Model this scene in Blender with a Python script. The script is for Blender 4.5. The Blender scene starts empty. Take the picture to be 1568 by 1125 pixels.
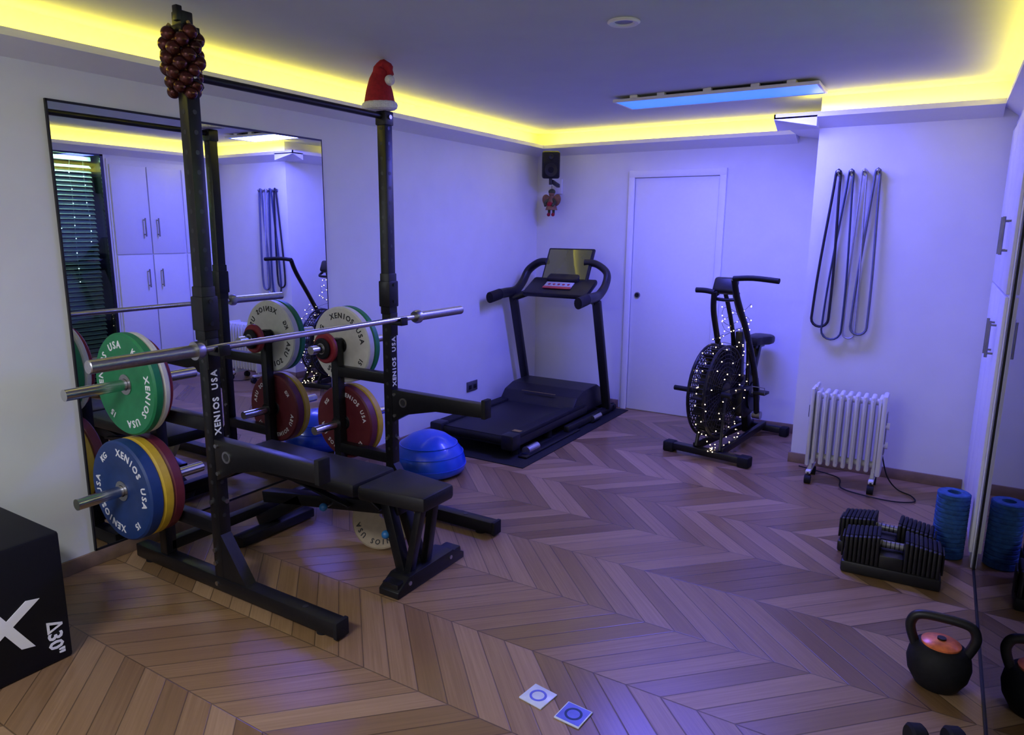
import bpy, bmesh, math, random
from mathutils import Vector, Matrix, Euler
random.seed(7)
scn=bpy.context.scene
scn.view_settings.view_transform='Standard'
scn.view_settings.look='None'
scn.view_settings.exposure=0.0
# ---------------------------------------------------------------- materials
def mat(name,col,rough=.5,metal=0.,emis=None,es=0.,noise=0.,nscale=30.,bump=0.,coat=0.,spec=.5):
    m=bpy.data.materials.new(name); m.use_nodes=True; nt=m.node_tree; b=nt.nodes['Principled BSDF']
    b.inputs['Base Color'].default_value=(*col,1); b.inputs['Roughness'].default_value=rough; b.inputs['Metallic'].default_value=metal
    b.inputs['Specular IOR Level'].default_value=spec
    b.inputs['Coat Weight'].default_value=coat
    if emis: b.inputs['Emission Color'].default_value=(*emis,1); b.inputs['Emission Strength'].default_value=es
    if noise or bump:
        tc=nt.nodes.new('ShaderNodeTexCoord'); n=nt.nodes.new('ShaderNodeTexNoise'); n.inputs['Scale'].default_value=nscale; n.inputs['Detail'].default_value=4
        nt.links.new(tc.outputs['Object'],n.inputs['Vector'])
        if noise:
            r=nt.nodes.new('ShaderNodeValToRGB')
            r.color_ramp.elements[0].position=.3; r.color_ramp.elements[1].position=.7
            r.color_ramp.elements[0].color=(*[c*(1-noise) for c in col],1); r.color_ramp.elements[1].color=(*[min(1,c*(1+noise)) for c in col],1)
            nt.links.new(n.outputs['Fac'],r.inputs['Fac']); nt.links.new(r.outputs['Color'],b.inputs['Base Color'])
        if bump:
            bp=nt.nodes.new('ShaderNodeBump'); bp.inputs['Strength'].default_value=bump; bp.inputs['Distance'].default_value=.002
            nt.links.new(n.outputs['Fac'],bp.inputs['Height']); nt.links.new(bp.outputs['Normal'],b.inputs['Normal'])
    return m
M={}
M['wall']=mat('wall_paint',(.75,.75,.75),.85,noise=.02,nscale=6,bump=.05)
M['ceil']=mat('ceiling_paint',(.56,.60,.64),.9,noise=.02,nscale=5)
M['trimw']=mat('white_trim',(.78,.78,.8),.5,noise=.01)
M['door']=mat('door_paint',(.76,.76,.8),.45,noise=.01)
M['base']=mat('baseboard_wood',(.23,.15,.10),.5,noise=.15,nscale=20)
M['blk']=mat('black_powdercoat',(.008,.008,.010),.36,noise=.2,nscale=60,bump=.08,spec=.35)
M['blk2']=mat('black_plastic',(.011,.011,.013),.42,noise=.15,spec=.4)
M['rub']=mat('black_rubber',(.008,.008,.010),.7,noise=.2,nscale=80,bump=.2,spec=.3)
M['hole']=mat('hole_steel',(.05,.05,.055),.4,.6,noise=.1)
M['vinyl']=mat('black_vinyl',(.011,.011,.013),.42,noise=.1,nscale=120,bump=.15,spec=.4)
M['boxblk']=mat('black_pvc_cover',(.008,.008,.010),.6,noise=.1,nscale=120,bump=.1,spec=.2)
M['chrome']=mat('chrome_steel',(.62,.62,.64),.22,1.,noise=.05)
M['steel']=mat('brushed_steel',(.42,.42,.44),.33,1.,noise=.1,nscale=90)
M['bolt']=mat('bolt_zinc',(.5,.5,.52),.3,1.,noise=.05)
M['white']=mat('white_print',(.85,.85,.88),.6,noise=.01)
M['lgrey']=mat('light_grey_panel',(.42,.42,.44),.5,noise=.05)
M['black_print']=mat('black_print',(.02,.02,.02),.6,noise=.01)
M['green']=mat('green_rubber',(.010,.20,.07),.5,noise=.08)
M['red']=mat('red_rubber',(.24,.015,.025),.5,noise=.08)
M['dred']=mat('dark_red_rubber',(.13,.015,.022),.5,noise=.08)
M['blue']=mat('blue_rubber',(.010,.040,.17),.5,noise=.08)
M['yel']=mat('yellow_rubber',(.58,.38,.02),.5,noise=.08)
M['wrub']=mat('white_rubber',(.62,.61,.56),.5,noise=.05)
M['tan']=mat('tan_rubber',(.36,.29,.19),.6,noise=.08)
M['grey']=mat('grey_metal',(.25,.25,.27),.4,.5,noise=.1)
M['ball']=mat('blue_vinyl_ball',(.010,.08,.62),.3,noise=.08,nscale=15,coat=.3)
M['foam']=mat('blue_foam',(.02,.09,.27),.8,noise=.35,nscale=45,bump=.8)
M['rad']=mat('radiator_enamel',(.72,.72,.72),.35,noise=.02)
M['bandk']=mat('band_black',(.010,.010,.014),.6,noise=.1)
M['bands']=mat('band_slate',(.045,.06,.11),.6,noise=.1)
M['bandg']=mat('band_grey',(.13,.14,.18),.6,noise=.1)
M['bandw']=mat('band_pale',(.36,.36,.40),.6,noise=.1)
M['hatr']=mat('red_felt',(.34,.010,.02),.9,noise=.2,nscale=60,bump=.5)
M['fur']=mat('white_fur',(.72,.70,.72),.95,noise=.15,nscale=120,bump=.6)
M['bauble']=mat('copper_bauble',(.075,.018,.013),.22,.6,noise=.4,nscale=12)
M['copper']=mat('copper_orange',(.90,.18,.06),.3,.1,noise=.45,nscale=25)
M['screen']=mat('screen_glass',(.05,.055,.035),.06,noise=.1,nscale=3,coat=1.)
M['screenrefl']=mat('treadmill_display_reflection',(.035,.036,.018),.10,emis=(.30,.30,.12),es=.12,noise=.3,nscale=2,coat=.8)  # olive base and weak glow paint in the yellow cove reflection on the screen
M['label']=mat('red_label',(.45,.06,.06),.4,noise=.1)
M['skin']=mat('ornament_tan',(.22,.10,.05),.6,noise=.3)
M['orng']=mat('ornament_olive',(.06,.07,.03),.8,noise=.3)
M['belt']=mat('treadmill_belt',(.012,.012,.014),.5,noise=.2,nscale=150,bump=.2,spec=.3)
M['gold']=mat('gold_label',(.6,.42,.12),.35,.7,noise=.1)
M['tile']=mat('coaster_white',(.70,.76,1.0),.25,noise=.1,nscale=20)  # pale blue in the base stands in for the blue panel's reflection
M['tileb']=mat('coaster_blue',(.14,.17,.85),.25,noise=.1,nscale=20)
M['sock']=mat('socket_steel',(.16,.16,.18),.35,.6,noise=.05)
M['knob']=mat('blue_knob',(.02,.14,.35),.4,noise=.05)
M['led']=mat('cove_led_strip',(.9,.8,.2),.5,emis=(1,.80,.08),es=7,noise=.01)
M['panel']=mat('blue_led_panel',(.05,.2,.9),.4,emis=(.030,.20,1.),es=1.1,noise=.01)
M['fairy']=mat('fairy_bulb',(1,.85,.6),.4,emis=(1,.74,.42),es=9,noise=.01)
M['fairyc']=mat('fairy_bulb_cool',(.8,.9,1),.4,emis=(.6,.85,1),es=10,noise=.01)
M['slat']=mat('blind_slat',(.66,.76,.70),.5,noise=.05)
M['night']=mat('night_backing',(.012,.02,.02),.8,noise=.3)
M['mirror']=mat('mirror_silver',(.78,.82,.82),.005,1.)
g=bpy.data.materials.new('window_glass'); g.use_nodes=True; nt=g.node_tree; nt.nodes.clear()
o=nt.nodes.new('ShaderNodeOutputMaterial'); mx=nt.nodes.new('ShaderNodeMixShader'); tr=nt.nodes.new('ShaderNodeBsdfTransparent'); gl=nt.nodes.new('ShaderNodeBsdfGlossy'); fr=nt.nodes.new('ShaderNodeFresnel')
fr.inputs['IOR'].default_value=1.7; gl.inputs['Roughness'].default_value=.01; tr.inputs['Color'].default_value=(.80,.92,.88,1)
nt.links.new(fr.outputs[0],mx.inputs[0]); nt.links.new(tr.outputs[0],mx.inputs[1]); nt.links.new(gl.outputs[0],mx.inputs[2]); nt.links.new(mx.outputs[0],o.inputs[0]); M['glass']=g
def floor_mat():
    m=bpy.data.materials.new('chevron_oak_floor'); m.use_nodes=True; nt=m.node_tree; N=nt.nodes; L=nt.links; b=N['Principled BSDF']
    tc=N.new('ShaderNodeNewGeometry'); sp=N.new('ShaderNodeSeparateXYZ'); L.new(tc.outputs['Position'],sp.inputs[0])
    def ma(op,a,bv=None,c=None):
        n=N.new('ShaderNodeMath'); n.operation=op
        for i,v in enumerate((a,bv,c)):
            if v is None: continue
            if isinstance(v,(int,float)): n.inputs[i].default_value=v
            else: L.new(v,n.inputs[i])
        return n.outputs[0]
    x,y=sp.outputs[0],sp.outputs[1]
    yy=ma('SUBTRACT',y,3.37-8.4)
    d=ma('SUBTRACT',ma('FRACT',ma('ADD',ma('DIVIDE',yy,.84),.5)),.5)
    dist=ma('MULTIPLY',ma('ABSOLUTE',d),.84)
    u=ma('DIVIDE',ma('ADD',ma('ADD',x,dist),12.7),.127)
    pid=ma('FLOOR',u); sid=ma('FLOOR',ma('DIVIDE',yy,.42)); fu=ma('FRACT',u)
    cv=N.new('ShaderNodeCombineXYZ'); L.new(pid,cv.inputs[0]); L.new(sid,cv.inputs[1])
    wn=N.new('ShaderNodeTexWhiteNoise'); wn.noise_dimensions='2D'; L.new(cv.outputs[0],wn.inputs['Vector'])
    gv=N.new('ShaderNodeCombineXYZ'); L.new(ma('MULTIPLY',fu,9),gv.inputs[0]); L.new(ma('MULTIPLY',dist,3.2),gv.inputs[1]); L.new(ma('MULTIPLY',wn.outputs['Value'],57),gv.inputs[2])
    ns=N.new('ShaderNodeTexNoise'); ns.inputs['Scale'].default_value=1.; ns.inputs['Detail'].default_value=6; ns.inputs['Roughness'].default_value=.65; L.new(gv.outputs[0],ns.inputs['Vector'])
    f=ma('ADD',ma('MULTIPLY',wn.outputs['Value'],.52),ma('MULTIPLY',ns.outputs['Fac'],.7))
    cr=N.new('ShaderNodeValToRGB'); L.new(f,cr.inputs['Fac']); e=cr.color_ramp.elements
    e[0].position=.15; e[0].color=(.150,.082,.034,1); e[1].position=1.05 if False else 1.0; e[1].color=(.41,.262,.142,1)
    k=cr.color_ramp.elements.new(.60); k.color=(.250,.146,.066,1)
    ed=ma('MINIMUM',fu,ma('SUBTRACT',1,fu)); ed=ma('MULTIPLY',ed,.09)
    sd=ma('MINIMUM',dist,ma('SUBTRACT',.42,dist))
    mn=ma('MINIMUM',ed,sd)
    mr=N.new('ShaderNodeMapRange'); L.new(mn,mr.inputs[0]); mr.inputs[1].default_value=.0005; mr.inputs[2].default_value=.003; mr.inputs[3].default_value=.38; mr.inputs[4].default_value=1
    mm=N.new('ShaderNodeMix'); mm.data_type='RGBA'; mm.blend_type='MULTIPLY'; mm.inputs[0].default_value=1
    L.new(cr.outputs[0],mm.inputs[6]); L.new(mr.outputs[0],mm.inputs[7]); L.new(mm.outputs[2],b.inputs['Base Color'])
    rr=N.new('ShaderNodeMapRange'); L.new(wn.outputs['Value'],rr.inputs[0]); rr.inputs[3].default_value=.26; rr.inputs[4].default_value=.42; L.new(rr.outputs[0],b.inputs['Roughness'])
    bp=N.new('ShaderNodeBump'); bp.inputs['Strength'].default_value=.3; bp.inputs['Distance'].default_value=.003; L.new(mr.outputs[0],bp.inputs['Height']); L.new(bp.outputs[0],b.inputs['Normal'])
    return m
M['floor']=floor_mat()
# ---------------------------------------------------------------- builder
_gl={}
def glyph(s):
    if s not in _gl:
        cu=bpy.data.curves.new('g','FONT'); cu.body=s; cu.size=1; cu.align_x='CENTER'; cu.align_y='CENTER'; cu.extrude=.01; cu.resolution_u=2; cu.offset=.02
        ob=bpy.data.objects.new('g',cu); me=bpy.data.meshes.new_from_object(ob); bpy.data.objects.remove(ob); bpy.data.curves.remove(cu)
        _gl[s]=me
    return _gl[s]
class B:
    def __init__(s,name): s.name=name; s.bm=bmesh.new(); s.mats=[]; s.T=Matrix.Identity(4)
    def mi(s,m):
        m=M[m] if isinstance(m,str) else m
        if m not in s.mats: s.mats.append(m)
        return s.mats.index(m)
    def add(s,tb,m,X=None):
        i=s.mi(m)
        for f in tb.faces: f.material_index=i
        X=s.T@(X if X is not None else Matrix.Identity(4))
        tb.transform(X)
        me=bpy.data.meshes.new('t'); tb.to_mesh(me); tb.free(); s.bm.from_mesh(me); bpy.data.meshes.remove(me)
    def box(s,c,sz,m,rot=None,bev=0.,seg=2):
        tb=bmesh.new(); bmesh.ops.create_cube(tb,size=1); bmesh.ops.scale(tb,vec=sz,verts=tb.verts)
        if bev: bmesh.ops.bevel(tb,geom=list(tb.edges),offset=min(bev,min(sz)*.49),segments=seg,affect='EDGES',profile=.5)
        X=Matrix.Translation(c)
        if rot is not None: X=X@(rot if isinstance(rot,Matrix) else Euler([math.radians(a) for a in rot]).to_matrix().to_4x4())
        s.add(tb,m,X)
    def b2(s,a,b,m,bev=0.): s.box([(a[i]+b[i])/2 for i in range(3)],[abs(b[i]-a[i]) for i in range(3)],m,bev=bev)
    def frame(s,p1,p2,up=(0,0,1)):
        z=(Vector(p2)-Vector(p1)).normalized(); u=Vector(up)
        if abs(z.dot(u))>.98: u=Vector((0,1,0))
        x=u.cross(z).normalized(); y=z.cross(x)
        R=Matrix((x,y,z)).transposed().to_4x4(); return R
    def beam(s,p1,p2,w,h,m,bev=.004,up=(0,0,1)):
        L=(Vector(p2)-Vector(p1)).length; c=(Vector(p1)+Vector(p2))/2
        s.box(c,(w,h,L),m,rot=s.frame(p1,p2,up),bev=bev)
    def cyl(s,p1,p2,r,m,seg=20,r2=None):
        L=(Vector(p2)-Vector(p1)).length; c=(Vector(p1)+Vector(p2))/2
        tb=bmesh.new(); bmesh.ops.create_cone(tb,cap_ends=True,segments=seg,radius1=r,radius2=r if r2 is None else r2,depth=L)
        s.add(tb,m,Matrix.Translation(c)@s.frame(p1,p2))
    def sph(s,c,r,m,sc=(1,1,1),rot=None,u=20,v=12):
        tb=bmesh.new(); bmesh.ops.create_uvsphere(tb,u_segments=u,v_segments=v,radius=r)
        X=Matrix.Translation(c)
        if rot is not None: X=X@Euler([math.radians(a) for a in rot]).to_matrix().to_4x4()
        s.add(tb,m,X@Matrix.Diagonal((*sc,1)))
    def ico(s,c,r,m):
        tb=bmesh.new(); bmesh.ops.create_icosphere(tb,subdivisions=1,radius=r); s.add(tb,m,Matrix.Translation(c))
    def lathe(s,prof,c,axis,m,seg=48,close=True):
        tb=bmesh.new(); rings=[]
        for r,h in prof:
            rings.append([tb.verts.new((r*math.cos(2*math.pi*i/seg),r*math.sin(2*math.pi*i/seg),h)) for i in range(seg)])
        n=len(rings)
        for k in range(n if close else n-1):
            a,b=rings[k],rings[(k+1)%n]
            for i in range(seg): tb.faces.new((a[i],a[(i+1)%seg],b[(i+1)%seg],b[i]))
        bmesh.ops.remove_doubles(tb,verts=tb.verts,dist=1e-6)
        bmesh.ops.recalc_face_normals(tb,faces=tb.faces)
        s.add(tb,m,Matrix.Translation(c)@s.frame((0,0,0),axis))
    def tube(s,pts,r,m,closed=False,seg=8,smooth=0,flat=None,up=(0,0,1)):
        P=[Vector(p) for p in pts]
        if smooth:
            Q=[];n=len(P)
            for i in range(n if closed else n-1):
                g=(lambda j:P[j%n]) if closed else (lambda j:P[max(0,min(n-1,j))])
                a,b,c,d=g(i-1),g(i),g(i+1),g(i+2)
                for k in range(smooth):
                    t=k/smooth; Q.append(.5*((2*b)+(c-a)*t+(2*a-5*b+4*c-d)*t*t+(3*b-3*c+d-a)*t**3))
            if not closed: Q.append(P[-1])
            P=Q
        n=len(P); tb=bmesh.new(); rings=[]; prev=None
        for i in range(n):
            if closed: t=(P[(i+1)%n]-P[i-1]).normalized()
            else: t=(P[min(n-1,i+1)]-P[max(0,i-1)]).normalized()
            if flat is not None:
                x=Vector(flat); x=(x-t*x.dot(t)).normalized()
            else:
                if prev is None:
                    u=Vector(up); 
                    if abs(u.dot(t))>.95: u=Vector((1,0,0))
                    x=u.cross(t).normalized()
                else: x=(prev-t*prev.dot(t)).normalized()
            prev=x; y=t.cross(x)
            ra,rb=(r if isinstance(r,tuple) else (r,r))
            if isinstance(r,list): ra=rb=r[min(len(r)-1,int(i*len(r)/n))]
            rings.append([tb.verts.new(P[i]+x*ra*math.cos(2*math.pi*k/seg)+y*rb*math.sin(2*math.pi*k/seg)) for k in range(seg)])
        for i in range(n if closed else n-1):
            a,b=rings[i],rings[(i+1)%n]
            for k in range(seg): tb.faces.new((a[k],a[(k+1)%seg],b[(k+1)%seg],b[k]))
        if not closed: tb.faces.new(rings[0][::-1]); tb.faces.new(rings[-1])
        bmesh.ops.recalc_face_normals(tb,faces=tb.faces)
        s.add(tb,m)
    def prism(s,poly,plane,d0,d1,m,bev=0.):
        tb=bmesh.new()
        def P(a,b,d): return {'xz':(a,d,b),'yz':(d,a,b),'xy':(a,b,d)}[plane]
        v0=[tb.verts.new(P(a,b,d0)) for a,b in poly]; v1=[tb.verts.new(P(a,b,d1)) for a,b in poly]
        tb.faces.new(v0); tb.faces.new(v1[::-1]); n=len(poly)
        for i in range(n): tb.faces.new((v0[i],v0[(i+1)%n],v1[(i+1)%n],v1[i]))
        bmesh.ops.recalc_face_normals(tb,faces=tb.faces)
        if bev: bmesh.ops.bevel(tb,geom=list(tb.edges),offset=bev,segments=2,affect='EDGES',profile=.5)
        s.add(tb,m)
    def text(s,ch,size,X,m):
        tb=bmesh.new(); tb.from_mesh(glyph(ch)); s.add(tb,m,X@Matrix.Diagonal((size,size,.15,1)))
    def done(s,loc=(0,0,0),rz=0.,ang=35,parent=None):
        me=bpy.data.meshes.new(s.name); s.bm.to_mesh(me); s.bm.free()
        for m in s.mats: me.materials.append(m)
        for p in me.polygons: p.use_smooth=True
        me.set_sharp_from_angle(angle=math.radians(ang))
        ob=bpy.data.objects.new(s.name,me); bpy.context.collection.objects.link(ob)
        ob.location=loc; ob.rotation_euler=(0,0,math.radians(rz))
        return ob
FX=Matrix(((0,0,1,0),(1,0,0,0),(0,1,0,0),(0,0,0,1)))
FY=Matrix(((1,0,0,0),(0,0,-1,0),(0,1,0,0),(0,0,0,1)))
T=Matrix.Translation
def rotn(a): return Matrix.Rotation(a,4,'Z')
# ---------------------------------------------------------------- room
XL,XR,YB,YF,YP,XP=-3.279,.272,5.809,-1.3,5.039,-.775
ZL,ZC=2.288,2.425
YW=3.80; ZW=2.26
def room():
    b=B('floor'); b.b2((XL-.12,YF-.12,-.1),(.9,YB+.12,0),'floor'); b.done()
    b=B('ceiling'); b.b2((XL-.12,YF-.12,ZC),(.9,YB+.12,ZC+.1),'ceil'); b.done()
    b=B('wall_left'); b.b2((XL-.1,YF,0),(XL,YB,ZC),'wall'); b.done()
    b=B('wall_back'); b.b2((XL-.1,YB,0),(XR+.1,YB+.1,ZC),'wall'); b.done()
    b=B('wall_protrusion'); b.b2((XP,YP,0),(XR+.1,YB-.001,ZC),'wall'); b.done()
    b=B('wall_front'); b.b2((XL-.1,YF-.1,0),(XR+.5,YF,ZC),'wall'); b.done()
    b=B('wall_right'); b.b2((XR,YW,0),(XR+.1,YP,ZC),'wall'); b.b2((XR,YF,ZW),(XR+.1,YW,ZC),'wall'); b.b2((XR,YF,0),(XR+.1,.15,ZW),'wall'); b.done()
    def prof(w): return [(0,ZL-.055),(w-.010,ZL-.004),(w,ZL),(w,ZL+.030),(w-.010,ZL+.030),(w-.010,ZL+.010),(0,ZL+.010)]
    w=.13; ws=.26; wr=.075
    b=B('trim_1'); b.prism([(XL+a,z) for a,z in prof(w)],'xz',YF,YB,'trimw'); b.done(ang=20)
    b=B('trim_2'); b.prism([(YB-a,z) for a,z in prof(w)],'yz',XL+w,XP-ws,'trimw'); b.done(ang=20)
    b=B('trim_3'); b.prism([(YP-a,z) for a,z in prof(w)],'yz',XP-ws,XR-wr,'trimw'); b.prism([(XP-a,z) for a,z in prof(ws)],'xz',YP-w,YB,'trimw'); b.done(ang=20)
    b=B('trim_4'); b.prism([(XR-a,z) for a,z in prof(wr)],'xz',YF,YP,'trimw'); b.done(ang=20)
    b=B('cove_led_strip'); z0,z1=ZL+.011,ZL+.018
    b.b2((XL+.03,YF+.1,z0),(XL+.045,YB-.05,z1),'led'); b.b2((XL+.1,YB-.045,z0),(XP-.05,YB-.03,z1),'led'); b.b2((XP-.05,YP-.045,z0),(XR-.02,YP-.03,z1),'led'); b.b2((XR-.04,YF+.1,z0),(XR-.025,YP-.1,z1),'led'); b.done()
    b=B('baseboard_left'); b.b2((XL,YF,0),(XL+.015,YB,.07),'base',.003); b.done()
    b=B('baseboard_back'); b.b2((XL+.015,YB-.015,0),(-2.40,YB,.07),'base',.003); b.b2((-1.52,YB-.015,0),(XP-.016,YB,.07),'base',.003); b.done()
    b=B('baseboard_protrusion'); b.b2((XP-.015,YP-.015,0),(XR-.03,YP,.07),'base',.003); b.b2((XP-.015,YP,0),(XP,YB-.016,.07),'base',.003); b.done()
    b=B('door_1'); e=YB-.001; b.b2((-2.314,YB-.012,0.005),(-1.603,e,2.017),'door',.003)
    for a in ((-2.37,-2.318),(-1.599,-1.545)): b.b2((a[0],YB-.03,0),(a[1],e,2.075),'trimw',.004)
    b.b2((-2.37,YB-.031,2.02),(-1.545,e,2.078),'trimw',.004)
    b.cyl((-2.255,YB-.012,1.03),(-2.255,YB-.022,1.03),.026,'grey'); b.cyl((-2.255,YB-.022,1.03),(-2.255,YB-.026,1.03),.018,'blk2'); b.done()
    b=B('cupboard'); x1=XR-.002; x0=XR-.022
    b.b2((XR-.008,YW+.02,0.001),(x1,5.01,2.20),'trimw',.002)
    for ya,yb in ((3.84,4.195),(4.205,4.56),(4.58,4.98)):
        for za,zb in ((.07,1.30),(1.31,2.15)): b.b2((x0,ya,za),(XR-.008,yb,zb),'door',.004)
    for y in (4.13,4.27):
        for z0,z1 in ((.98,1.16),(1.48,1.66)):
            b.cyl((x0-.028,y,z0),(x0-.028,y,z1),.007,'grey')
            for z in (z0+.02,z1-.02): b.cyl((x0,y,z),(x0-.028,y,z),.005,'grey',10)
    b.done()
    b=B('window_1')
    y0,y1,z0,z1=.15,YW,0.0,ZW
    for a,c in (((XR-.001,y1-.028,z0),(XR+.06,y1,z1)),((XR-.001,y0,z0),(XR+.06,y0+.05,z1)),((XR-.001,y0,z1-.04),(XR+.06,y1,z1)),((XR-.001,y0,z0),(XR+.06,y1,.015))): b.b2(a,c,'blk2')
    b.b2((XR+.004,y0+.05,.015),(XR+.008,y1-.028,z1-.04),'glass')
    b.b2((XR+.32,y0-.3,-.05),(XR+.34,y1+.3,z1+.2),'night')
    b.b2((XR+.101,y1,0),(XR+.32,y1+.05,z1+.2),'night'); b.b2((XR+.101,y0-.3,z1),(XR+.32,y1,z1+.05),'night')
    b.done()
    b=B('venetian_blind')
    z=.10
    while z<z1-.11: 
        b.box((XR+.12,(y0+y1)/2,z),(.040,y1-y0-.12,.0015),'slat',rot=(0,-38,0)); z+=.042
    b.b2((XR+.10,y0+.06,z1-.09),(XR+.14,y1-.06,z1-.055),'slat')
    for y in (.5,1.4,2.3,3.2): b.cyl((XR+.12,y,.08),(XR+.12,y,z1-.08),.0015,'slat',6)
    b.done()
    b=B('window_fairy_lights')
    yy=.4
    while yy<3.72:
        n=int(5+random.random()*6); zt=z1-.10; pts=[(XR+.065,yy+random.uniform(-.01,.01),zt-k*.12) for k in range(n+1)]
        b.tube(pts,.001,'slat',seg=4)
        for p in pts[1:]: b.ico((p[0]-.003,p[1],p[2]+random.uniform(-.03,.03)),.0045,'fairyc')
        yy+=.13
    b.done()
    b=B('mirror'); b.b2((XL+.002,1.615,.082),(XL+.012,3.142,2.087),'mirror')
    for a,c in (((XL+.001,1.607,.074),(XL+.014,1.615,2.095)),((XL+.001,3.142,.074),(XL+.014,3.145,2.095)),((XL+.001,1.607,2.087),(XL+.014,3.145,2.097)),((XL+.001,1.607,.072),(XL+.014,3.145,.082))): b.b2(a,c,'blk2')
    b.done()
    b=B('power_socket'); b.b2((XL+.001,4.66,.245),(XL+.01,4.81,.33),'sock',.003)
    for y in (4.70,4.77): b.b2((XL+.01,y-.02,.265),(XL+.013,y+.02,.30),'blk2',.002)
    b.done()
    b=B('ceiling_light_panel'); x0,x1,ya,yb,zb=-1.925,-.715,4.42,4.72,2.392
    b.b2((x0,ya,zb),(x1,yb,zb+.004),'panel')
    for a,c in (((x0-.015,ya-.012,zb-.003),(x1+.015,ya,zb+.016)),((x0-.015,yb,zb-.003),(x1+.015,yb+.012,zb+.016)),((x0-.015,ya,zb-.003),(x0,yb,zb+.016)),((x1,ya,zb-.003),(x1+.015,yb,zb+.016))): b.b2(a,c,'trimw',.002)
    b.b2((x0,ya,zb+.005),(x1,yb,zb+.016),'blk2')
    for x in (-1.8,-1.62,-1.33,-1.05,-.85): b.b2((x-.025,ya-.012,zb+.014),(x+.025,ya+.05,ZC),'trimw',.003)
    b.b2((-1.6,ya+.02,zb+.016),(-.9,yb-.06,ZC),'blk2',.003)
    b.done()
    b=B('recessed_downlight'); c=(-1.235,2.89,ZC)
    b.lathe([(.038,-.001),(.066,-.001),(.068,-.006),(.060,-.012),(.045,-.010),(.038,-.003)],c,(0,0,1),'trimw'); b.cyl((c[0],c[1],ZC),(c[0],c[1],ZC-.003),.038,'grey'); b.done()
    b=B('ceiling_light_panel'); b.b2((-2.2,-.6,2.39),(-1.0,-.3,2.424),'trimw',.003); b.done()  # unseen panel added behind the camera to go with the white fill
room()
# ---------------------------------------------------------------- plates
def plate(name,x,y0,z,R,t,m,label='',lm='white',rot=0.,sz=.036,hub='steel',rev=False,hubr=.045):
    b=B(name); k=min(.006,t*.25); e=min(.008,t*.3)
    b.lathe([(hubr,k),(R*.50,k),(R*.55,0),(R-e,0),(R,e),(R,t-e),(R-e,t),(R*.55,t),(R*.50,t-k),(hubr,t-k)],(x,y0,z),(0,1,0),m,seg=64)
    b.lathe([(.0262,.002),(hubr,.002),(hubr,t-.002),(.0262,t-.002)],(x,y0,z),(0,1,0),hub,seg=40)
    if label:
        rr=R*.77; n=len(label); step=sz*.92/rr
        for half in (0,math.pi):
            for i,ch in enumerate(label):
                if ch==' ': continue
                a=rot+half+(i-(n-1)/2)*step
                X=T((x+rr*math.sin(a),y0-.0005,z+rr*math.cos(a)))@FY@rotn(-a)
                b.text(ch,sz*1.25,X,lm)
        for half,tx in ((math.pi/2,'15'),(-math.pi/2,'KG')):
            a=rot+half
            X=T((x+rr*math.sin(a),y0-.0005,z+rr*math.cos(a)))@FY@rotn(-a); b.text(tx,sz*1.1,X,lm)
    return b.done()
XS=-2.96
plate('weight_plate_green',XS,1.648,.905,.225,.042,'green','XENIOS USA',rot=2.2)
plate('weight_plate_white',XS,1.691,.905,.222,.032,'wrub')
plate('weight_plate_red',XS,1.724,.905,.20,.026,'red')
plate('weight_plate_blue',XS,1.588,.44,.225,.060,'blue','XENIOS USA',rot=.9)
plate('weight_plate_yellow',XS,1.649,.44,.225,.048,'yel')
plate('weight_plate_red',XS,1.698,.44,.222,.052,'dred')
plate('weight_plate_white',XS,2.932,.905,.225,.05,'wrub','XENIOS USA',lm='black_print',rot=.5)
plate('weight_plate_green',XS,2.983,.905,.225,.045,'green')
plate('weight_plate_red',XS,2.932,.44,.222,.06,'dred','XENIOS USA',rot=.7,sz=.028)
plate('weight_plate_yellow',XS,2.993,.44,.222,.05,'yel')
plate('change_plate_red',XS,2.80,.905,.088,.03,'red',hub='steel',hubr=.035)
plate('change_plate_black',XS,2.775,.905,.06,.022,'rub',hub='steel',hubr=.035)
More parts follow.
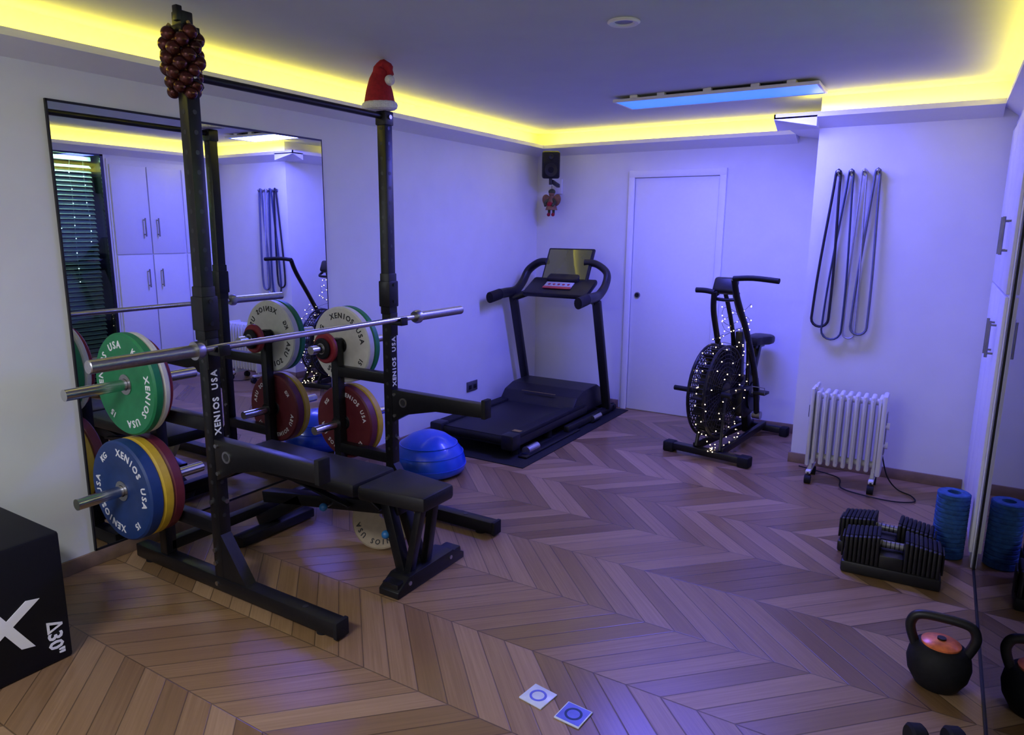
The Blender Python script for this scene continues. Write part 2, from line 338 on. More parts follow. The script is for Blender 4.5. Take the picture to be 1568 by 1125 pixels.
# ---------------------------------------------------------------- squat rack
def rack():
    b=B('squat_rack'); U=(1.782,2.902); XU=-2.555; h=.028
    for k,y in enumerate(U):
        b.b2((XU-h,y-h,.06),(XU+h,y+h,2.165),'blk',.004)
        b.b2((-3.18,y-.032,.012),(-1.86,y+.032,.077),'blk',.006)
        b.prism([(-2.53,.075),(-2.38,.075),(-2.53,.28)],'xz',y-.026,y+.026,'blk')
        for x in (-3.1,-1.95): b.cyl((x,y,0),(x,y,.014),.03,'rub')
        b.b2((-1.865,y-.034,.008),(-1.845,y+.034,.081),'rub',.004)
        b.cyl((-2.05,y,.076),(-2.05,y,.079),.012,'hole')
        b.b2((XS-.026,y-.026,.06),(XS+.026,y+.026,.95),'blk',.004)
        for z in (.30,.76): b.b2((XS,y-.025,z-.03),(XU,y+.025,z+.03),'blk',.004)
        b.b2((XU-h-.010,y-h-.010,1.16),(XU+h+.010,y+h+.010,1.30),'blk',.006)
        b.b2((XU-h-.004,y-h-.004,1.12),(XU+h+.004,y+h+.004,1.34),'blk',.004)
        for z in (1.19,1.28): b.cyl((XU+h+.006,y,z),(XU+h+.016,y,z),.009,'blk2',8)
        z=.36
        while z<2.1:
            if not(1.09<z<1.36):
                if not(.68<z<1.0): b.cyl((XU+h-.001,y,z),(XU+h+.0010,y,z),.009,'hole',12)
                b.cyl((XU,y-h+.001,z),(XU,y-h-.0010,z),.009,'hole',12)
            z+=.075
        for z in (.045,.14,.20,.42): 
            b.cyl((XU+h,y+.012,z),(XU+h+.010,y+.012,z),.010,'bolt',8); b.cyl((XU-.01,y-h,z),(XU-.01,y-h-.010,z),.010,'bolt',8)
        for z in (.905,.44):
            b.cyl((XS,y-(.38 if k==0 else .20),z),(XS,y+(.20 if k==0 else .38),z),.0245,'chrome',28)
            for d in (-1,1): b.cyl((XS,y+d*.024,z),(XS,y+d*.030,z),.040,'blk',24)
        zb=1.082
        b.b2((XU+h,y-.028,zb-.08),(XU+h+.008,y+.028,zb+.045),'blk',.002)
        b.b2((XU+h,y-.026,zb-.018),(XU+h+.080,y+.026,zb-.001),'blk',.003)
        b.b2((XU+h+.071,y-.026,zb-.018),(XU+h+.082,y+.026,zb+.026),'blk',.003)
        xa=XU+h
        b.prism([(xa,.705),(xa+.61,.700),(xa+.61,.63),(xa+.30,.62),(xa+.10,.575),(xa,.52)],'xz',y-.026,y+.026,'blk',.004)
        b.b2((xa+.595,y-.030,.625),(xa+.62,y+.030,.725),'rub',.004)
        b.lathe([(.018,-.004),(.026,-.004),(.026,.002),(.018,.002)],(xa+.08,y-.027,.64),(0,1,0),'bolt',20); b.cyl((xa+.08,y-.0265,.64),(xa+.08,y-.028,.64),.018,'hole')
        for z in (.56,.68): b.cyl((xa+.02,y-.026,z),(xa+.02,y-.036,z),.009,'bolt',8)
        for i,ch in enumerate('XENIOS USA'):
            if ch!=' ': b.text(ch,.040,T((XU+h+.001,y,.735+i*.0275))@FX@rotn(math.pi/2),'white')
    b.b2((XS-.026,U[0],.09),(XS+.026,U[1],.14),'blk',.004)
    b.cyl((XU,U[0],2.145),(XU,U[1],2.145),.016,'blk')
    for y in U: b.b2((XU-.034,y-.034,2.10),(XU+.034,y+.034,2.17),'blk',.006); b.cyl((XU+.034,y,2.14),(XU+.044,y,2.14),.011,'bolt',8); b.cyl((XU,y-.034,2.14),(XU,y-.044,2.14),.011,'bolt',8)
    y=U[0]; b.b2((XU-.022,y-.022,2.165),(XU+.022,y+.022,2.34),'blk',.004); b.b2((XU-.04,y-.04,2.295),(XU+.04,y+.04,2.318),'blk',.003)
    b.b2((XU-.030,y-.030,2.318),(XU+.030,y+.022,2.37),'blk',.006); b.b2((XU+.0,y-.045,2.33),(XU+.028,y-.02,2.385),'blk',.004)
    b.done()
rack()
def barbell():
    b=B('barbell'); x,z,y0=-2.475,1.097,1.259
    b.cyl((x,y0+.44,z),(x,y0+1.76,z),.0142,'chrome',20)
    for s_,a in ((1,y0),(-1,y0+2.2)):
        b.lathe([(0,0),(.022,0),(.025,.003),(.025,.41),(.0001,.41)],(x,a,z),(0,s_,0),'steel',32,close=False)
        b.lathe([(.0142,.405),(.037,.405),(.037,.425),(.030,.44),(.0142,.44)],(x,a,z),(0,s_,0),'steel',32)
    b.done()
barbell()
b=B('bauble_garland'); XU=-2.555
for i in range(36):
    a=i*2.4; z=2.295-i*.0064; f=max(0,(i-16)/20)
    r=.048-.014*f; R=(.026+.006*random.random())*(1-.25*f)
    b.sph((XU-.012+r*1.15*math.cos(a),1.775+r*1.15*math.sin(a),z),R,'bauble')
    b.cyl((XU-.012+r*1.15*math.cos(a),1.775+r*1.15*math.sin(a),z+R*.9),(XU-.012+r*1.0*math.cos(a),1.775+r*1.0*math.sin(a),z+R*1.25),.007,'gold',8)
b.tube([(XU+.055*math.cos(t*.8),1.78+.055*math.sin(t*.8),2.31-t*.012) for t in range(20)],.004,'rub',smooth=2)
b.done()
b=B('santa_hat'); c=(XU-.022,2.895)
b.lathe([(.0001,.17),(.03,.168),(.05,.13),(.068,.07),(.078,.02),(.080,0),(.073,0),(.060,.06),(.02,.14),(.0001,.15)],(c[0],c[1],2.20),(0,0,1),'hatr',32,close=False)
b.tube([(c[0]+.005,c[1],2.335),(c[0]+.015,c[1]+.005,2.385),(c[0]+.045,c[1]+.015,2.385),(c[0]+.060,c[1]+.02,2.345)],[.040,.033,.026,.018],'hatr',smooth=4,seg=12)
b.sph((c[0]+.066,c[1]+.005,2.318),.026,'fur')
b.tube([(c[0]+.070*math.cos(t),c[1]+.070*math.sin(t),2.198+.006*math.sin(t)) for t in [i*math.pi/8 for i in range(16)]],.023,'fur',closed=True,seg=10)
b.done()
# ---------------------------------------------------------------- bench
def bench():
    b=B('weight_bench'); yc=2.31
    b.prism([(-2.12,yc-.15),(-1.77,yc-.11),(-1.77,yc+.11),(-2.12,yc+.15)],'xy',.385,.455,'vinyl',.018)
    b.b2((-3.02,yc-.145,.385),(-2.145,yc+.145,.452),'vinyl',.018)
    b.b2((-2.08,yc-.08,.37),(-1.82,yc+.08,.386),'blk'); b.b2((-2.9,yc-.08,.365),(-2.2,yc+.08,.386),'blk')
    b.beam((-1.98,yc,.335),(-2.90,yc,.20),.06,.07,'blk',up=(0,1,0)); b.beam((-2.62,yc,.24),(-2.95,yc,.05),.06,.07,'blk',up=(0,1,0))
    for d in (-.06,.06):
        b.beam((-2.25,yc+d,.30),(-2.7,yc+d,.375),.012,.04,'blk',up=(0,1,0)); b.beam((-2.05,yc+d,.33),(-2.16,yc+d,.39),.02,.05,'blk',up=(0,1,0))
    for d in (-.045,.045):
        b.beam((-2.03,yc+d,.37),(-1.93,yc+d*1.3,.06),.05,.05,'blk',up=(0,1,0))
        b.beam((-1.84,yc+d,.37),(-1.90,yc+d*1.3,.06),.035,.04,'blk',up=(0,1,0))
    b.b2((-1.955,2.13,.012),(-1.865,2.60,.062),'blk',.008)
    b.prism([(2.12,.0),(2.12,.03),(2.20,.075),(2.52,.075),(2.61,.03),(2.61,0)],'yz',-1.965,-1.855,'blk',.004)
    b.b2((-2.90,2.08,.01),(-2.82,2.55,.06),'blk',.008)
    for y in (2.10,2.53): b.cyl((-2.86,y-.015,.03),(-2.86,y+.015,.03),.03,'rub')
    b.sph((-2.40,yc-.085,.27),.02,'knob'); b.cyl((-2.40,yc,.27),(-2.40,yc-.08,.27),.008,'bolt')
    b.sph((-2.02,yc-.075,.22),.02,'knob'); b.cyl((-2.02,yc,.22),(-2.02,yc-.07,.22),.008,'bolt')
    for i,ch in enumerate('XENIOS'): b.text(ch,.035,T((-2.86+i*.03,yc-.146,.42))@FY,'white')
    for y in (2.2,2.5): b.cyl((-1.86,y,.045),(-1.85,y,.045),.01,'bolt',8)
    b.done()
bench()
b=B('weight_plate_tan'); b.T=T((-2.30,2.535,.158))@Euler((math.radians(-34),0,math.radians(8))).to_matrix().to_4x4()
b.lathe([(.03,.004),(.11,.004),(.118,0),(.178,0),(.185,.006),(.185,.03),(.17,.035),(.03,.035)],(0,0,0),(0,1,0),M['tan'],56)
for i,ch in enumerate('XENIOS USA'):
    a=math.pi+(i-4.5)*.21
    if ch!=' ': b.text(ch,.036,T((.149*math.sin(a),-.0005,.149*math.cos(a)))@FY@rotn(-a),'black_print')
b.done()
BC=(-2.76,3.49)
b=B('balance_ball'); b.lathe([(.0001,.285),(.06,.279),(.12,.255),(.18,.211),(.225,.148),(.241,.09),(.243,.06),(.235,.03),(.19,.005),(.0001,.0)],(*BC,0),(0,0,1),'ball',56,close=False)
for r,z in ((.2432,.07),(.225,.145),(.187,.203)): b.lathe([(r-.003,z-.003),(r+.003,z-.003),(r+.003,z+.003),(r-.003,z+.003)],(*BC,0),(0,0,1),'ball',56)
b.done(ang=60)
# ---------------------------------------------------------------- treadmill
b=B('treadmill_mat'); b.b2((-3.24,3.88,0),(-2.27,5.74,.006),'rub',.002); b.done()
def tread():
    b=B('treadmill'); xl,xr=-3.14,-2.42; z0=.0065
    b.b2((xl,4.03,.075),(xr,5.2,.14),'blk2',.01)
    b.b2((xl+.1,4.03,.135),(xr-.1,5.1,.152),'belt',.003)
    b.cyl((xl+.1,4.05,.118),(xr-.1,4.05,.118),.034,'belt')
    for a,c in ((xl,xl+.095),(xr-.095,xr)): b.b2((a,4.02,.13),(c,5.15,.168),'rub',.01)
    for a,c in ((xl-.005,xl+.1),(xr-.1,xr+.005)): b.b2((a,3.99,.06),(c,4.10,.172),'blk2',.015)
    b.b2((xr-.085,4.12,.169),(xr-.02,4.16,.171),'gold'); 
    b.prism([(4.92,.13),(5.02,.235),(5.15,.275),(5.40,.285),(5.58,.2),(5.60,.08),(4.92,.08)],'yz',xl+.01,xr-.01,'blk2',.012)
    b.b2((xl+.2,4.99,.245),(xr-.2,5.0,.246),'gold')
    for x in (xl-.03,xr+.03): 
        b.b2((x-.025,4.75,z0+.012),(x+.025,5.66,.07),'blk2',.008)
        b.cyl((x,5.62,.041),(x,5.66,.041),.034,'rub')
    b.b2((xl-.03,5.6,.02),(xr+.03,5.66,.07),'blk2',.008)
    for y in (4.12,4.6): b.cyl((xr-.05,y,z0),(xr-.05,y,.08),.03,'rub'); b.cyl((xl+.05,y,z0),(xl+.05,y,.08),.03,'rub')
    b.cyl((xr+.045,4.10,.045),(xr+.045,4.25,.045),.034,'chrome'); b.b2((xr+.01,4.05,.01),(xr+.08,4.9,.022),'blk2',.004)
    b.cyl((xr+.06,5.15,.045),(xr+.06,5.30,.045),.03,'chrome')
    for x in (xl-.02,xr+.05):
        b.beam((x,5.48,.06),(x,5.20,1.02),.045,.075,'blk2',.012,up=(1,0,0))
    for s_,x in ((-1,xl-.02),(1,xr+.05)):
        b.tube([(x+.01*s_,4.86,1.03),(x+.01*s_,4.98,1.045),(x+.012*s_,5.10,1.05),(x+.03*s_*0,5.24,1.06),(x-.0*s_,5.36,1.13),(x-.02*s_,5.43,1.23),(x-.12*s_,5.44,1.30),(x-.22*s_,5.42,1.31)],(.030,.042),'blk2',smooth=6,seg=14)
        b.tube([(x+.01*s_,4.84,1.027),(x+.01*s_,4.87,1.03),(x+.01*s_,5.0,1.046)],(.034,.046),'rub',smooth=4,seg=14)
        b.tube([(x,5.20,1.0),(x-.10*s_,5.24,1.04),(x-.2*s_,5.28,1.08)],.03,'blk2',smooth=5,seg=12)
    R=Euler((math.radians(28),0,0)).to_matrix().to_4x4()
    b.box((-2.745,5.27,1.10),(.60,.26,.05),'blk2',rot=R,bev=.02)
    b.box((-2.745,5.25,1.125),(.26,.09,.006),'lgrey',rot=R,bev=.002); b.box((-2.745,5.21,1.108),(.26,.03,.008),'label',rot=R,bev=.002)
    for dx in (-.09,-.045,0,.045,.09): b.cyl((-2.745+dx,5.255,1.128),(-2.745+dx,5.253,1.134),.012,'label',12)
    R2=Euler((math.radians(62),0,0)).to_matrix().to_4x4()
    b.box((-2.745,5.42,1.285),(.44,.31,.03),'blk2',rot=R2,bev=.012); b.box((-2.745,5.403,1.294),(.40,.27,.008),'screenrefl',rot=R2,bev=.002)
    b.box((-2.745,5.36,1.17),(.30,.12,.08),'blk2',rot=R,bev=.02)
    b.done()
tread()
# ---------------------------------------------------------------- air bike
def bike():
    b=B('air_bike')
    b.b2((-.30,-.035,.02),(.28,.035,.07),'blk',.01); b.b2((-.20,.90,.02),(.22,.96,.07),'blk',.01)
    for x in (-.29,.27): b.b2((x-.04,-.045,0),(x+.04,.045,.075),'rub',.012)
    for x in (-.19,.21): b.b2((x-.03,.89,0),(x+.03,.97,.075),'rub',.012)
    for x in (-.10,.10): b.beam((x,0,.07),(x*.5,.93,.07),.03,.05,'blk',up=(0,0,1))
    fx=-.055; fc=(fx,.20,.45); R=.33; hw=.058
    for s_ in (-1,1):
        for q in range(9):
            r=R*(1-.09*q)
            b.tube([(fx+s_*hw*(1+.25*(1-r/R)),fc[1]+r*math.cos(t),fc[2]+r*math.sin(t)) for t in [i*math.pi/20 for i in range(40)]],.0035 if q else .010,'blk',closed=True,seg=6)
        for i in range(40):
            t=i*2*math.pi/40; b.cyl((fx+s_*hw*1.2,fc[1]+.06*math.cos(t),fc[2]+.06*math.sin(t)),(fx+s_*hw,fc[1]+R*math.cos(t+.25),fc[2]+R*math.sin(t+.25)),.0032,'blk',6)
        b.cyl((fx+s_*hw*.9,fc[1],fc[2]),(fx+s_*hw*1.35,fc[1],fc[2]),.07,'blk2',28)
        b.beam((fx+s_*hw*1.25,fc[1],fc[2]),(s_*.09,0.0,.07),.02,.035,'blk'); b.beam((fx+s_*hw*1.25,fc[1],fc[2]),(s_*.06,.62,.42),.02,.04,'blk')
    for i in range(60):
        t=i*2*math.pi/60; b.cyl((fx-hw,fc[1]+R*math.cos(t),fc[2]+R*math.sin(t)),(fx+hw,fc[1]+R*math.cos(t),fc[2]+R*math.sin(t)),.0038,'blk',6)
    b.lathe([(.05,-.03),(.24,-.03),(.24,.03),(.05,.03)],fc,(1,0,0),'blk2',40)
    for i in range(16):
        t=i*2*math.pi/16
        b.box((fx,fc[1]+.265*math.cos(t),fc[2]+.265*math.sin(t)),(.10,.085,.006),'blk2',rot=(math.degrees(t)+20,0,0))
    b.prism([(.42,.25),(.52,.20),(.72,.22),(.80,.34),(.74,.48),(.58,.52),(.44,.46)],'yz',-.05,.05,'blk2',.012)
    b.lathe([(.0001,0),(.10,0),(.11,.01),(.0001,.015)],(.052,.62,.36),(1,0,0),'blk2',32,close=False)
    b.beam((0,.62,.30),(0,.70,.06),.05,.07,'blk'); 
    for s_,dz,dy in ((1,.06,-.13),(-1,-.06,.13)):
        b.beam((s_*.09,.62,.36),(s_*.10,.62+dy,.36+dz),.018,.03,'steel'); b.cyl((s_*.05,.62,.36),(s_*.1,.62,.36),.015,'steel')
        c=(s_*.165,.62+dy,.36+dz); b.box(c,(.09,.095,.022),'blk2',bev=.005); 
        b.tube([(c[0]-.045,c[1]-.05,c[2]),(c[0]-.045,c[1]-.06,c[2]+.05),(c[0]+.045,c[1]-.06,c[2]+.05),(c[0]+.045,c[1]-.05,c[2])],.004,'grey',seg=6)
    b.cyl((-.10,.06,.46),(-.31,.06,.46),.018,'rub'); b.cyl((.05,.06,.46),(.12,.06,.46),.018,'rub')
    b.beam((-.11,.06,.46),(-.12,.20,.46),.02,.03,'blk'); b.beam((.05,.06,.46),(.04,.20,.46),.02,.03,'blk')
    b.beam((0,.68,.40),(0,.80,.72),.045,.045,'blk'); b.beam((0,.72,.715),(0,.90,.715),.03,.03,'blk')
    b.prism([(-.04,.68),(.04,.68),(.05,.75),(.09,.84),(.09,.91),(.05,.95),(-.05,.95),(-.09,.91),(-.09,.84),(-.05,.75)],'xy',.725,.795,'vinyl',.022)
    for x in (-.035,.035): b.tube([(x*1.6,.50,.46),(x*1.6-.01,.47,.80),(x-.03,.36,1.02),(x-.05,.30,1.17)],.016,'blk',smooth=5,seg=10)
    b.beam((-.01,.50,.45),(-.015,.47,.86),.05,.06,'blk')
    b.box((-.065,.27,1.20),(.17,.07,.12),'blk2',rot=(-25,0,0),bev=.025,seg=3); b.box((-.065,.312,1.215),(.14,.01,.085),'screen',rot=(-25,0,0),bev=.003)
    b.tube([(-.12,.30,1.15),(-.12,.23,1.11),(.02,.23,1.11),(.02,.30,1.15)],.012,'blk',smooth=4)
    b.tube([(-.14,.56,.22),(-.145,.50,.50),(-.14,.36,.80),(-.13,.24,1.02),(-.115,.20,1.16)],.021,'blk',smooth=6,seg=12)
    b.tube([(-.115,.20,1.155),(-.18,.195,1.165),(-.25,.19,1.165)],.019,'rub',smooth=4,seg=12)
    b.tube([(.12,.56,.22),(.13,.44,.55),(.135,.22,.88),(.13,0.02,1.14),(.13,-.05,1.27)],.021,'blk',smooth=6,seg=12)
    b.tube([(.125,-.05,1.275),(.26,-.06,1.285),(.43,-.07,1.275)],.018,'rub',smooth=4,seg=12)
    for x in (-.13,.12): b.cyl((x-.03,.56,.23),(x+.03,.56,.23),.03,'bolt')
    b.beam((-.12,.56,.22),(-.10,.62,.36),.02,.03,'blk'); b.beam((.12,.56,.22),(.10,.62,.36),.02,.03,'blk')
    ob=b.done(loc=(-1.285,4.78,0),rz=-8.9)
    f=B('fairy_lights'); pts=[]; n=115
    for i in range(n):
        t=i/(n-1); zz=1.05-.98*t+.03*math.sin(i*1.7); a=i*.62
        if zz>.82: rx,ry,cy=.10,.09,.36
        else: 
            hh=min(1,abs(zz-.45)/.36); rr=math.sqrt(max(.05,1-hh*hh)); rx,ry,cy=.11,.06+.30*rr,.20
        pts.append((rx*math.cos(a)-.01,cy+ry*math.sin(a),max(.09,zz)))
    for i in range(10): pts.append((.03+.02*math.sin(i),.0-.06*math.cos(i*.8),.085))
    f.tube(pts,.0016,'blk',smooth=2,seg=4)
    for p in pts: f.ico((p[0]+random.uniform(-.015,.015),p[1]+random.uniform(-.01,.01),p[2]+random.uniform(-.015,.015)),.0042,'fairy')
    f.done(loc=(-1.285,4.78,0),rz=-8.9)
bike()
# ---------------------------------------------------------------- radiator
def rad():
    b=B('oil_radiator'); y=4.74
    for i in range(9):
        x=-.585+i*.044
        b.box((x,y,.36),(.026,.135,.48),'rad',bev=.012,seg=3)
        b.box((x,y,.36),(.010,.15,.43),'rad',bev=.004)
    for z in (.16,.56): b.cyl((-.60,y,z),(-.22,y,z),.020,'rad')
    b.box((-.618,y,.36),(.022,.16,.51),'rad',bev=.01); b.box((-.212,y,.36),(.03,.16,.51),'rad',bev=.012)
    b.b2((-.636,y-.05,.42),(-.624,y+.05,.50),'blk2',.004)
    for z in (.30,.42): b.cyl((-.20,y-.02,z),(-.175,y-.02,z),.022,'rad',24)
    b.b2((-.20,y-.04,.24),(-.192,y+.04,.50),'grey',.003)
    b.tube([(-.60,y-.05,.605),(-.60,y-.05,.63),(-.60,y+.05,.63),(-.60,y+.05,.605)],.008,'rad',smooth=3)
    for x in (-.60,-.24):
        b.b2((x-.015,y-.11,.065),(x+.015,y+.11,.085),'rad',.004); b.b2((x-.01,y-.04,.08),(x+.01,y+.04,.14),'rad',.003)
        for d in (-.10,.10):
            b.cyl((x-.018,y+d*1.0,.028),(x+.018,y+d*1.0,.028),.028,'rub',20); b.b2((x-.006,y+d-.012,.03),(x+.006,y+d+.012,.075),'blk2',.002)
    b.tube([(-.20,y+.02,.22),(-.16,y,.10),(-.10,y+.05,.012),(-.02,y-.02,.008),(.00,y-.12,.008),(-.1,y-.18,.008),(-.25,y-.17,.008),(-.40,y-.1,.008),(-.45,y+.1,.008),(-.70,y+.2,.008)],.004,'rub',smooth=8,seg=8)
    b.done()
rad()
b=B('resistance_band_hooks'); 
for x in (-.635,-.56,-.485,-.41): b.cyl((x,YP-.001,1.951),(x,YP-.05,1.951),.006,'steel',12); b.cyl((x,YP-.001,1.95),(x,YP-.006,1.95),.018,'steel',16); b.sph((x,YP-.052,1.957),.010,'steel')
b.done()
def band(x,wb,zb,m,w,lean=0.,y=YP-.028,th=.0065):
    b=B('resistance_band'); r=.014
    pts=[(x-r,y,1.938),(x-r*.8,y,1.960),(x,y,1.970),(x+r*.8,y,1.960),(x+r,y,1.938)]
    n=12
    for i in range(1,n): t=i/n; pts.append((x+lean*t+r+(wb-r)*math.sin(t*math.pi/2)**1.3,y-.004,1.938-(1.938-zb-wb)*t))
    for i in range(9): a=-i*math.pi/8; pts.append((x+lean+wb*math.cos(a),y,zb+wb+wb*math.sin(a)))
    for i in range(n-1,0,-1): t=i/n; pts.append((x+lean*t-r-(wb-r)*math.sin(t*math.pi/2)**1.3,y+.004,1.938-(1.938-zb-wb)*t))
    b.tube(pts,(w,th),m,closed=True,seg=8,flat=(0,1,0)); return b.done()
band(-.635,.052,.965,'bandk',.010,-.03,th=.0085); band(-.56,.060,.885,'bands',.013,-.03); band(-.485,.035,.90,'bandw',.009,0,th=.0055); band(-.41,.048,.93,'bandg',.013,-.02,th=.008)
# ---------------------------------------------------------------- foam roller
b=B('foam_roller'); c=(.165,3.93)
prof=[(.03,0),(.066,0),(.072,.006)]
z=.02
while z<.31: prof+=[(.072,z),(.072,z+.014),(.067,z+.017),(.067,z+.021)]; z+=.024
prof+=[(.072,.325),(.066,.33),(.03,.33)]
b.lathe(prof,(c[0],c[1],0),(0,0,1),'foam',40); b.done(ang=25)
def adb(x,y,rz):
    b=B('adjustable_dumbbell'); 
    b.box((0,0,.03),(.41,.18,.06),'blk2',bev=.012)
    for s_ in (-1,1):
        for i in range(8):
            xx=s_*(.058+i*.0185); hh=.165-.003*i
            b.box((xx,0,.035+hh/2),(.0160,.165,hh),'blk2',bev=.006); b.box((xx,0,.035+hh/2+.004),(.0165,.12,hh),'rub',bev=.005)
        b.box((s_*.205,0,.115),(.008,.10,.10),'blk2',bev=.003)
    b.box((0,0,.085),(.10,.165,.07),'blk2',bev=.01)
    b.cyl((-.06,0,.145),(.06,0,.145),.017,'grey',20)
    for i in range(6): b.cyl((-.045+i*.018,0,.145),(-.041+i*.018,0,.145),.0185,'blk2',20)
    b.cyl((-.2,0,.135),(.2,0,.135),.008,'grey')
    b.done(loc=(x,y,0),rz=rz)
adb(-.065,3.54,2); adb(-.10,3.75,-3)
b=B('kettlebell'); c=(.135,2.70)
b.lathe([(.0001,0),(.058,0),(.070,.008),(.094,.05),(.101,.09),(.096,.122),(.080,.150),(.064,.160),(.0001,.160)],(c[0],c[1],0),(0,0,1),'rub',48,close=False)
b.lathe([(.0001,.178),(.045,.176),(.062,.166),(.062,.159),(.0001,.159)],(c[0],c[1],0),(0,0,1),'copper',40,close=False)
b.cyl((c[0],c[1],.175),(c[0],c[1],.184),.014,'blk2',20)
b.tube([(c[0]-.074,c[1],.13),(c[0]-.094,c[1],.18),(c[0]-.098,c[1],.218),(c[0]-.075,c[1],.250),(c[0],c[1],.257),(c[0]+.075,c[1],.250),(c[0]+.098,c[1],.218),(c[0]+.094,c[1],.18),(c[0]+.074,c[1],.13)],.0165,'blk2',smooth=6,seg=14)
b.done(ang=50)
b=B('dumbbell'); 
b.T=T((.135,2.295,.0482))@Matrix.Rotation(math.radians(25),4,'Z')
for x in (-.055,.055): 
    b.lathe([(.0001,0),(.04,0),(.048,.008),(.048,.040),(.04,.048),(.0001,.048)],(x-.024,0,0),(1,0,0),'rub',24,close=False)
b.cyl((-.04,0,0),(.04,0,0),.014,'steel'); b.done()
for i,(x,y,a) in enumerate(((-1.03,1.885,-8),(-.885,1.865,-4))):
    b=B('coaster'); b.box((0,0,.003),(.095,.095,.006),'tile',bev=.002)
    if i: b.box((0,0,.0062),(.086,.086,.0006),'tileb')
    b.lathe([(.022,.006),(.030,.006),(.030,.0072),(.022,.0072)],(0,0,0),(0,0,1),'blue' if i else 'tileb',32)
    b.done(loc=(x,y,0),rz=a)
# ---------------------------------------------------------------- plyo box
b=B('plyo_box'); b.b2((-3.2,.41,.0),(-2.62,1.172,.495),'boxblk',.012)
b.text('X',.24,T((-2.619,.965,.20))@FX@Matrix.Rotation(math.radians(-12),4,'Z')@Matrix.Diagonal((1.1,1,1,1)),'white')
b.text('\u039430"',.068,T((-2.619,1.115,.10))@FX@rotn(-math.pi/2),'white')
b.done()
b=B('dumbbell'); 
for y in (.78,.95): b.lathe([(.0001,0),(.045,0),(.055,.01),(.055,.06),(.045,.07),(.0001,.07)],(-3.02,y-.035,.552),(0,1,0),'rub',8,close=False)
b.cyl((-3.02,.80,.552),(-3.02,.93,.552),.015,'steel'); b.done()
# ---------------------------------------------------------------- speaker + ornament
b=B('speaker'); b.T=T((-3.03,5.60,2.14))@Euler((math.radians(8),0,math.radians(30))).to_matrix().to_4x4()
b.box((0,0,0),(.155,.13,.23),'blk2',bev=.02,seg=3); b.box((0,-.066,0),(.135,.006,.21),'rub',bev=.003)
b.lathe([(.0001,0),(.02,0),(.05,-.006),(.056,-.006),(.056,.004),(.0001,.004)],(0,-.068,-.04),(0,1,0),'blk2',28,close=False); b.lathe([(.0001,0),(.02,-.003),(.024,.003),(.0001,.004)],(0,-.07,.07),(0,1,0),'blk2',20,close=False)
b.T=Matrix.Identity(4); b.beam((-3.03,5.62,2.0),(-3.05,5.79,1.97),.03,.03,'blk2'); b.cyl((-3.03,5.6,1.97),(-3.03,5.6,2.03),.014,'blk2'); b.b2((-3.085,5.785,1.90),(-3.015,YB-.001,2.03),'trimw',.004); b.done()
b=B('hanging_ornament'); c=(-3.06,5.68)
b.cyl((c[0],c[1],1.97),(c[0],c[1],1.92),.002,'rub',6); b.sph((c[0],c[1],1.895),.026,'skin'); b.sph((c[0],c[1]+.005,1.914),.032,'orng',sc=(1,1,.8))
b.lathe([(.0001,.08),(.02,.08),(.035,.03),(.050,-.03),(.055,-.045),(.0001,-.04)],(c[0],c[1],1.80),(0,0,1),'skin',20,close=False)
b.sph((c[0],c[1]-.03,1.80),.028,'hatr',sc=(1,.6,1))
b.sph((c[0]-.05,c[1],1.84),.042,'skin',sc=(1,.25,1.3),rot=(0,-25,0)); b.sph((c[0]+.05,c[1],1.84),.042,'skin',sc=(1,.25,1.3),rot=(0,25,0))
for s_ in (-1,1): b.tube([(c[0]+.02*s_,c[1]-.01,1.85),(c[0]+.05*s_,c[1]-.03,1.82),(c[0]+.035*s_,c[1]-.05,1.79)],.011,'orng',smooth=4)
for d in (-.022,.022): b.cyl((c[0]+d,c[1],1.76),(c[0]+d,c[1],1.72),.012,'orng',10); b.sph((c[0]+d,c[1]-.01,1.715),.016,'hatr')
b.done()
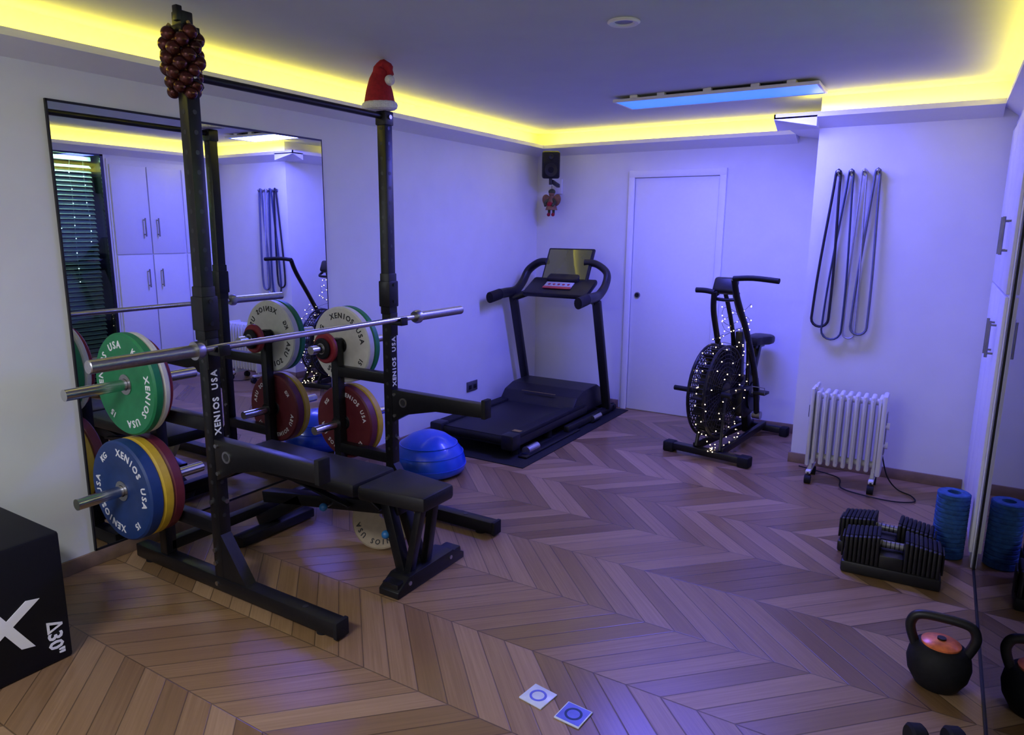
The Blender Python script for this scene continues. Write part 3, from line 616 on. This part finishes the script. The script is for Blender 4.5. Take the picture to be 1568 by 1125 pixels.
# ---------------------------------------------------------------- lights
def area(name,loc,rot,sx,sy,col,pw):
    l=bpy.data.lights.new(name,'AREA'); l.shape='RECTANGLE'; l.size=sx; l.size_y=sy; l.color=col; l.energy=pw
    o=bpy.data.objects.new(name,l); bpy.context.collection.objects.link(o); o.location=loc; o.rotation_euler=[math.radians(a) for a in rot]; return o
Yc=(1,.82,.07)
area('cove_light_left',(XL+.06,(YF+YB)/2,ZL+.020),(180,0,0),.03,YB-YF-.3,Yc,15)
area('cove_light_back',((XL+XP)/2,YB-.06,ZL+.020),(180,0,0),XP-XL-.35,.03,Yc,6)
area('cove_light_protrusion',((XP+XR)/2-.05,YP-.06,ZL+.020),(180,0,0),XR-XP,.03,Yc,3.4)
area('cove_light_right',(XR-.035,2.5,ZL+.020),(180,0,0),.02,4.8,Yc,8)
area('panel_light_blue',(-1.325,4.57,2.388),(0,0,0),1.15,.27,(.12,.12,1),82)
area('fill_light_white',(-1.6,-.45,2.385),(0,0,0),1.15,.27,(.86,.88,1),52)  # white fill from behind the camera, set under the added unseen panel
area('blind_fill_light',(XR+.055,2.0,ZW-.05),(0,-20,0),.02,3.4,(.70,1,.85),22)  # strip added inside the window only to brighten the slats
w=bpy.data.worlds.new('world'); scn.world=w; w.use_nodes=True; w.node_tree.nodes['Background'].inputs[0].default_value=(.02,.03,.05,1)
# ---------------------------------------------------------------- camera
y,t,r=[math.radians(a) for a in (31.333,11.083,.534)]
fw=Vector((-math.sin(y)*math.cos(t),math.cos(y)*math.cos(t),-math.sin(t))); rt=Vector((math.cos(y),math.sin(y),0)); up=rt.cross(fw)
rt2=rt*math.cos(r)+up*math.sin(r); up2=-rt*math.sin(r)+up*math.cos(r)
cd=bpy.data.cameras.new('camera'); cd.sensor_fit='HORIZONTAL'; cd.sensor_width=36; cd.lens=1072.87/1568*36; cd.clip_start=.02
co=bpy.data.objects.new('camera',cd); bpy.context.collection.objects.link(co)
Mx=Matrix((rt2,up2,-fw)).transposed().to_4x4(); Mx.translation=(0,0,1.574); co.matrix_world=Mx
scn.camera=co
